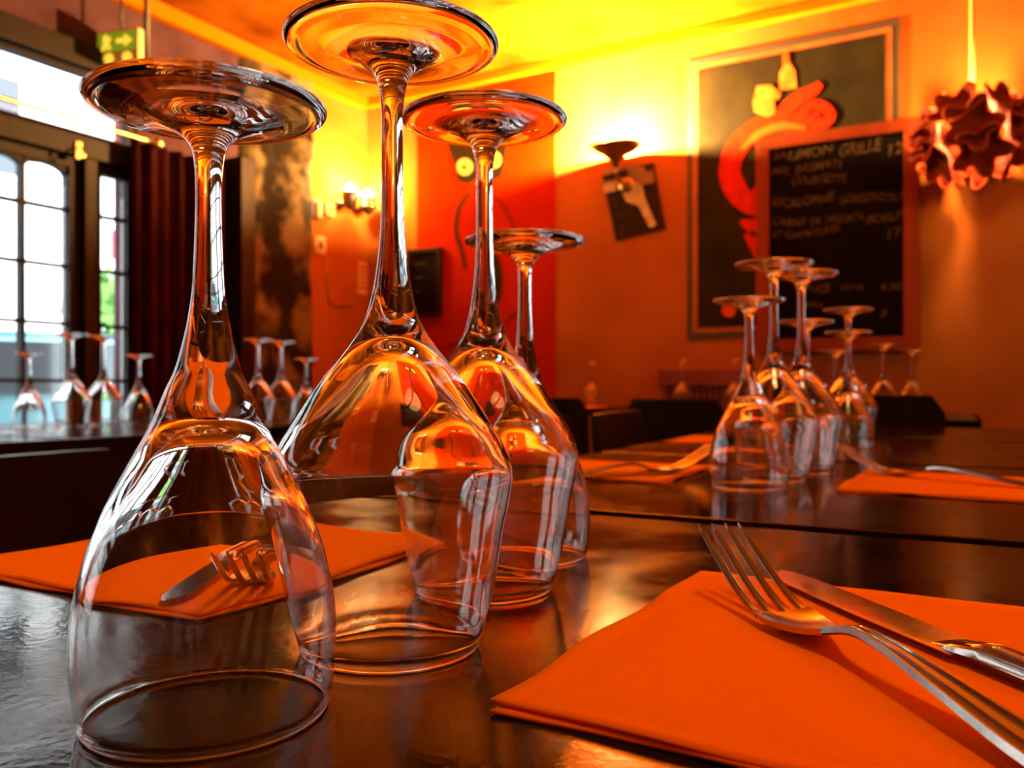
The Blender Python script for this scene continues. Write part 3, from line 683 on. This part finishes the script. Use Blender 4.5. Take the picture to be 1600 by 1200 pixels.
# bench along the back wall
ma, mb = wb(1042, 600)[0], wb(1262, 600)[0]
bn = thing('wall_bench', 'dark red wooden bench with slatted back along the back wall', 'bench', back((ma+mb)/2, 0, 0), -A30)
h = (mb-ma)/2; zt = wb(1100, 577)[1]
box('back_rail', (-h-.03, h+.03, -.06, -.004, zt-.09, zt), 'bench', bn, .006); box('seat', (-h, h, -.46, -.02, .41, .45), 'bench', bn, .006)
ns = 22
for k in range(ns): box('slat', (-h+(2*h)*(k+.15)/ns, -h+(2*h)*(k+.85)/ns, -.04, -.015, .45, zt-.08), 'bench', bn)
for s in (-1, 1):
    for y in (-.42, -.06): box('leg', (s*(h-.05)-.025, s*(h-.05)+.025, y-.025, y+.025, 0, .41), 'bench', bn)

# ------------------------------------------------------------------ napkins
def napkin(x, y, rz, label, seed, size=.2):
    t = thing('paper_napkin', label, 'napkin', (x, y, TT), rz, 'folded orange paper napkins'); rnd = random.Random(seed)
    for li, (nm, z0, grow, dx) in enumerate((('under_fold', .0002, .0, .0012), ('top_fold', .0014, .0, -.0005))):
        nx = 40; v, f = [], []; hs = size/2
        ph = [rnd.uniform(0, 6.28) for _ in range(8)]
        for s in (1, 0):
            for i in range(nx+1):
                for j in range(nx+1):
                    u, w_ = -1+2*i/nx, -1+2*j/nx
                    px = u*hs+.0013*math.sin(w_*7+ph[0])*abs(u)**6+dx; py = w_*hs+.0013*math.sin(u*6+ph[1])*abs(w_)**6-dx
                    r_ = (u*u+w_*w_)/2
                    lift = .00035*(math.sin(u*4+ph[2])*math.sin(w_*3+ph[3])+1)+.00025*math.sin(u*9+w_*5+ph[4])
                    lift += .0006*r_**2*(1+.7*math.sin(u*2.3+w_*1.7+ph[5])) if li else .0
                    v.append((px, py, z0+max(lift, 0)+s*.0009))
        k = (nx+1)**2; q = lambda i, j, s: s*k+i*(nx+1)+j
        for i in range(nx):
            for j in range(nx):
                f.append((q(i, j, 0), q(i+1, j, 0), q(i+1, j+1, 0), q(i, j+1, 0))); f.append((q(i, j, 1), q(i, j+1, 1), q(i+1, j+1, 1), q(i+1, j, 1)))
            f.append((q(i, 0, 0), q(i, 0, 1), q(i+1, 0, 1), q(i+1, 0, 0))); f.append((q(i, nx, 0), q(i+1, nx, 0), q(i+1, nx, 1), q(i, nx, 1)))
            f.append((q(0, i, 0), q(0, i+1, 0), q(0, i+1, 1), q(0, i, 1))); f.append((q(nx, i, 0), q(nx, i, 1), q(nx, i+1, 1), q(nx, i+1, 0)))
        me = pydata(nm, v, f, True); link(nm, me, 'napkin', t)
    return t
def nap_corner(cx, cy_, ang, su, sv, size, label, seed):
    """corner point, yaw (deg from +Y to the right); centre goes su along the cross axis, sv along the yaw axis"""
    a = math.radians(ang); U, V = Vector((math.cos(a), -math.sin(a))), Vector((math.sin(a), math.cos(a)))
    c = Vector((cx, cy_))+U*su*size/2+V*sv*size/2; return napkin(c.x, c.y, -a, label, seed, size)
nap_corner(-.0065, .247, 30.0, 1, 1, .203, 'orange paper napkin under the fork and knife on the front table', 1)
nap_corner(-.130, .347, 28, -1, 1, .192, 'orange paper napkin seen through the nearest glass on the front table', 2)
nap_corner(.298, .768, 31, 1, 1, .2, 'orange paper napkin under a fork, right of the glass cluster', 3)
nap_corner(.150, .826, 28, -1, 1, .19, 'orange paper napkin left of the glass cluster on the second table', 4)
nap_corner(.431, 1.353, 28, -1, 1, .19, 'orange paper napkin on the third table, behind the glass cluster', 5)
x, y = RM(-1.72, 3.66); napkin(x, y, -A30, 'orange paper napkin on the small table below the painted owl', 6, .19)
x, y = RM(-1.68, 1.40); napkin(x, y, -A30, 'orange paper napkin on the window row near the three glasses', 8, .19)

# ------------------------------------------------------------------ cutlery
def loft(name, secs):
    v, f = [], []; n = len(secs[0])
    for s in secs: v += s
    for i in range(len(secs)-1):
        for j in range(n): f.append((i*n+j, i*n+(j+1) % n, (i+1)*n+(j+1) % n, (i+1)*n+j))
    f.append(tuple(range(n))[::-1]); f.append(tuple((len(secs)-1)*n+j for j in range(n)))
    me = pydata(name, v, f, True); bm = bmesh.new(); bm.from_mesh(me); bmesh.ops.recalc_face_normals(bm, faces=bm.faces[:]); bm.to_mesh(me); bm.free(); me.set_sharp_from_angle(angle=math.radians(28)); return me
FZ = crom([(.078, .0285, 0), (.066, .0220, 0), (.050, .0138, 0), (.036, .0072, 0), (.020, .0020, 0), (.006, .0006, 0), (-.008, .0022, 0), (-.022, .0065, 0), (-.034, .0098, 0), (-.050, .0098, 0), (-.075, .0072, 0), (-.105, .0036, 0), (-.130, .0012, 0)], 8)
def fz(s):
    for a, b in zip(FZ, FZ[1:]):
        if b.x <= s <= a.x: return a.y+(b.y-a.y)*(a.x-s)/max(a.x-b.x, 1e-9)
    return FZ[0].y if s > FZ[0].x else FZ[-1].y
def lerp(tab, s):
    for (a, x), (b, y) in zip(tab, tab[1:]):
        if a >= s >= b: return x+(y-x)*(a-s)/(a-b)
    return tab[0][1] if s > tab[0][0] else tab[-1][1]
def fork_meshes():
    d = {}
    wt_ = [(-.018, .0045), (-.026, .0031), (-.034, .0030), (-.05, .0036), (-.08, .0058), (-.11, .0078), (-.122, .0078), (-.128, .0058), (-.130, .002)]
    secs = []
    for i in range(46):
        s = -.018-.112*i/45; hw = lerp(wt_, s); z = fz(s); th = .0030; g = min(1, max(0, (-.028-s)/.02))*.0006
        top = [(hw, z+.0008), (hw*.90, z+th), (hw*.74, z+th), (hw*.66, z+th-g), (hw*.45, z+th-g*.3), (hw*.30, z+th-g), (hw*.22, z+th), (-hw*.22, z+th), (-hw*.30, z+th-g), (-hw*.45, z+th-g*.3), (-hw*.66, z+th-g), (-hw*.74, z+th), (-hw*.90, z+th), (-hw, z+.0008), (-hw*.8, z), (hw*.8, z)]
        secs.append([(x, s, zz) for x, zz in top])
    d['handle'] = loft('handle', secs)
    wh = [(.020, .0122), (.014, .0123), (.006, .0118), (0, .0107), (-.006, .0088), (-.013, .0064), (-.019, .0044)]
    secs = []
    for i in range(27):
        s = .018-.037*i/26; hw = lerp(wh, s); z = fz(s); dish = .0018*min(1, max(0, (s+.02)/.02)); th = .0022; sec = []
        for k in range(9):
            u = 1-2*k/8; sec.append((hw*u, s, z+dish*u*u+th))
        for k in range(9):
            u = -1+2*k/8; sec.append((hw*u*.97, s, z+dish*u*u))
        secs.append(sec)
    d['head'] = loft('head', secs)
    d['tine'] = []
    for k in range(4):
        x0 = (-1.5+k)*.0068; secs = []
        for i in range(20):
            t = i/19; s = .015+.063*t; x = x0*(1-.04*t); hw = (.0020*(1-t)+.0013*t)*(1 if t < .9 else 1-.6*(t-.9)/.1); th = .0022*(1-.35*t)*(1 if t < .93 else .6); z = fz(s)+.0018*(x0/.0102)**2*(1-t)*.6
            secs.append([(x+hw, s, z+.0005), (x+hw, s, z+th-.0005), (x+hw*.6, s, z+th), (x-hw*.6, s, z+th), (x-hw, s, z+th-.0005), (x-hw, s, z+.0005), (x-hw*.6, s, z), (x+hw*.6, s, z)])
        d['tine'].append(loft('tine', secs))
    return d
FK = fork_meshes()
NZ = TT+.0035
def fork(x, y, deg, label, z=NZ, tilt=0):
    t = thing('fork', label, 'fork', (x, y, z), math.radians(deg), 'steel forks'); t.rotation_euler[1] = tilt
    link('handle', FK['handle'], 'steel', t); link('head', FK['head'], 'steel', t)
    for me in FK['tine']: link('tine', me, 'steel', t)
    return t
def knife_meshes():
    d = {}; secs = []
    for i in range(34):          # blade from the bolster (s=0) to the rounded tip (s=.118)
        t = i/33; s = .128*t
        back_ = .0075*(1-.05*t) if t < .8 else .0075*.96*math.sqrt(max(0, 1-((t-.8)/.2)**2.2))*.9+.0005
        edge = -.0085-.0015*math.sin(t*PI) if t < .78 else (-.0085-.0015*math.sin(.78*PI))*math.sqrt(max(0, 1-((t-.78)/.22)**2.4))-.0003
        th = .0022*(1-.45*t); ed = .0004
        secs.append([(back_, s, .0018), (back_*.9, s, .0018+th/2), (edge*.55, s, .0018+th*.32), (edge, s, .0018+ed/2), (edge, s, .0018-ed/2), (edge*.55, s, .0018-th*.32), (back_*.9, s, .0018-th/2)])
    d['blade'] = loft('blade', secs); secs = []
    wt_ = [(.012, .0072), (.002, .0073), (-.008, .0064), (-.03, .0062), (-.07, .0075), (-.098, .0086), (-.106, .0070), (-.110, .003)]
    for i in range(40):
        s = .012-.122*i/39; hw = lerp(wt_, s); hh = (.0008+.0032*min(1, max(0, (.012-s)/.02)))*(1 if s > -.1 else .75); z = .0018+.0012*min(1, max(0, (.012-s)/.02)); g = .0006*min(1, max(0, (-s)/.012))
        q = [(1, 0), (.9, .62), (.74, .9), (.62, .88-g*200), (.46, .98), (.30, .9-g*200), (.2, 1), (-.2, 1), (-.30, .9-g*200), (-.46, .98), (-.62, .88-g*200), (-.74, .9), (-.9, .62), (-1, 0), (-.8, -.6), (-.3, -.78), (.3, -.78), (.8, -.6)]
        secs.append([(hw*a, s, z+hh*b) for a, b in q])
    d['handle'] = loft('handle', secs)
    return d
KN = knife_meshes()
def knife(x, y, deg, label, z=NZ, roll=0):
    t = thing('knife', label, 'knife', (x, y, z), math.radians(deg), 'steel table knives'); t.rotation_euler[1] = roll
    link('blade', KN['blade'], 'steel', t); link('handle', KN['handle'], 'steel', t); return t
fork(.1095, .3120, 9.5, 'steel fork resting tines up on the nearest orange napkin')
knife(.1570, .2835, 11.5, 'steel table knife behind the fork on the nearest orange napkin', NZ+.0005, math.radians(-2))
fork(-.129, .425, 190, 'steel fork pointing at the camera, seen through the nearest glass')
knife(-.1666, .4895, 187, 'steel table knife lying beside the fork behind the nearest glass', NZ+.001, math.radians(8))
fork(.408, .868, 33, 'steel fork on the napkin right of the glass cluster')
fork(.160, .900, -62, 'steel fork on the napkin left of the glass cluster')
knife(.062, .850, -68, 'steel table knife on the napkin left of the glass cluster', NZ+.001, .1)

# ------------------------------------------------------------------ wine glasses
def glass_meshes(kind):
    if kind == 'tall':
        inner = [(0, .1120), (.0035, .1115), (.008, .1090), (.0140, .1040), (.0205, .0975), (.0270, .0905), (.0335, .0825), (.0398, .0735), (.0428, .0685), (.0438, .0645), (.0432, .0564), (.0405, .0435), (.0387, .0309), (.0363, .0183), (.0334, .006), (.0313, .0012)]
        outer = [(.0316, .0004), (.03195, .0002), (.0323, .0006), (.0326, .0016), (.0346, .0085), (.0373, .0183), (.0397, .0309), (.0416, .0435), (.0443, .0564), (.0450, .0645), (.0441, .0695), (.0418, .0745), (.0366, .0832), (.0309, .0923), (.0243, .1015), (.0171, .1106), (.0112, .1196), (.0082, .1285), (.0064, .1379), (.0049, .150), (.0042, .165), (.0040, .185), (.0041, .199), (.0050, .2075), (.0066, .2125)]
        foot = [(.0066, .2125), (.0095, .2156), (.0150, .2181), (.0240, .2202), (.0330, .2216), (.0378, .2226), (.0394, .2236), (.0398, .2247), (.0393, .2257), (.0380, .2261), (.0330, .2255), (.0240, .2245), (.0150, .2236), (.0070, .2228), (0, .2225)]
        s1 = .1379
    else:
        inner = [(0, .0852), (.005, .0848), (.0105, .0825), (.0150, .0782), (.0200, .0712), (.0264, .0622), (.0318, .0515), (.0366, .0353), (.0379, .021), (.0374, .0114), (.0362, .004), (.0354, .0012)]
        outer = [(.0357, .0004), (.03605, .0002), (.0364, .0006), (.0367, .0016), (.0376, .006), (.0384, .0114), (.0389, .021), (.0378, .0353), (.0336, .0515), (.0294, .062), (.0223, .0753), (.0164, .0862), (.0124, .0959), (.0103, .1003), (.0080, .1079), (.0063, .1154), (.0050, .1241), (.0044, .1339), (.0040, .145), (.0039, .156), (.0043, .163), (.0055, .1680)]
        foot = [(.0055, .1680), (.0085, .1712), (.0140, .1737), (.0220, .1757), (.0300, .1771), (.0340, .1781), (.0356, .1791), (.0360, .1801), (.0355, .1810), (.0342, .1814), (.0300, .1808), (.0220, .1797), (.0140, .1788), (.0070, .1781), (0, .1778)]
        s1 = .1079
    if kind == 'small':
        inner, outer, foot = [[(r_*.958, z_) for r_, z_ in q] for q in (inner, outer, foot)]
    P = inner+outer+foot[1:]
    prof = crom([(r, z, 0) for r, z in P], 4); prof = [(max(q.x, 0), q.y) for q in prof]; prof[0] = (0, prof[0][1]); prof[-1] = (0, prof[-1][1])
    nrm = []
    for i, q in enumerate(prof):
        a, b = prof[max(i-1, 0)], prof[min(i+1, len(prof)-1)]; d = Vector((b[0]-a[0], b[1]-a[1])).normalized(); nrm.append((d.y, -d.x))
    nrm[0] = (0, -1); nrm[-1] = (0, 1)
    k0 = len(inner)*4
    i1 = min((i for i in range(k0, len(prof))), key=lambda i: abs(prof[i][1]-s1)+(1 if prof[i][0] > .02 else 0))
    i2 = min((i for i in range(k0, len(prof))), key=lambda i: abs(prof[i][1]-foot[0][1])+abs(prof[i][0]-foot[0][0]))
    out = {}; SEG = 96
    for nm, a, b in (('bowl', 0, i1), ('stem', i1, i2), ('foot', i2, len(prof)-1)):
        v, f, nn, rings = [], [], [], []
        for i in range(a, b+1):
            r, z = prof[i]
            if r < 1e-6: rings.append([len(v)]); v.append((0, 0, z)); nn.append((0, 0, nrm[i][1]))
            else:
                rings.append(list(range(len(v), len(v)+SEG)))
                for j in range(SEG):
                    c, s = math.cos(2*PI*j/SEG), math.sin(2*PI*j/SEG); v.append((r*c, r*s, z)); nn.append((nrm[i][0]*c, nrm[i][0]*s, nrm[i][1]))
        for A, B in zip(rings, rings[1:]):
            for j in range(SEG):
                k = (j+1) % SEG
                if len(A) == 1: f.append((A[0], B[k], B[j]))
                elif len(B) == 1: f.append((A[j], A[k], B[0]))
                else: f.append((A[j], A[k], B[k], B[j]))
        me = pydata(nm, v, f, True); me.normals_split_custom_set_from_vertices(nn); out[nm] = me
    return out
GM = {'tall': glass_meshes('tall'), 'small': glass_meshes('small')}
def wineglass(kind, px, Y, label, grp):
    x = at(px, Y); g = thing('wine_glass', label, 'wine glass', (x, Y, TT), random.uniform(0, 6), grp)
    for nm in ('bowl', 'stem', 'foot'): link(nm, GM[kind][nm], 'glass', g)
    return g
G0, G1, G2 = 'upturned glasses on the front table', 'upturned glass cluster on the second table', 'upturned glasses on the far tables'
wineglass('small', 326, .2480, 'small upturned wine glass nearest the camera, napkin visible through it', G0)
wineglass('tall', 613, .3110, 'tallest upturned wine glass, second in the front row, wide bowl', G0)
wineglass('tall', 757, .4000, 'tall upturned wine glass third in the front row', G0)
wineglass('small', 820, .478, 'small upturned wine glass last and farthest in the front row', G0)
wineglass('small', 1170, .805, 'small upturned wine glass at the front of the cluster below the mural', G1)
wineglass('tall', 1209, .869, 'tall upturned wine glass with the highest foot in the cluster', G1)
wineglass('tall', 1252, .945, 'tall upturned wine glass second highest in the cluster', G1)
wineglass('small', 1259, 1.065, 'small upturned wine glass at the back of the cluster', G1)
wineglass('tall', 1325, 1.38, 'tall upturned wine glass on the third table below the chalkboard', G2)
wineglass('small', 1325, 1.27, 'small upturned wine glass in front of the tall one on the third table', G2)
wineglass('small', 1305, 1.95, 'small upturned wine glass on the fourth table behind the cluster', G2)
wineglass('tall', 1380, 2.50, 'upturned wine glass on the black table, nearer the chair', G2)
wineglass('tall', 1425, 2.92, 'upturned wine glass on the black table, at its far side', G2)
wineglass('tall', 925, 4.2, 'upturned wine glass on the small table below the painted owl', G2)
wineglass('tall', 1066, 3.95, 'upturned wine glass in front of the left end of the red bench', G2)
wineglass('tall', 1147, 3.85, 'upturned wine glass in front of the middle of the red bench', G2)
G3 = 'upturned glasses on the window row'
wineglass('small', 46, 2.06, 'small upturned wine glass leftmost before the casement window', G3)
wineglass('tall', 112, 2.02, 'tall upturned wine glass before the right edge of the casement window', G3)
wineglass('tall', 162, 2.12, 'tall upturned wine glass before the dark window post', G3)
wineglass('small', 217, 2.20, 'small upturned wine glass before the dark red curtain', G3)
wineglass('tall', 403, 2.26, 'tall upturned wine glass leftmost of three before the stone pier', G3)
wineglass('tall', 439, 2.36, 'tall upturned wine glass in the middle of three before the stone pier', G3)
wineglass('small', 478, 2.46, 'small upturned wine glass at the stone pier edge by the ochre wall', G3)
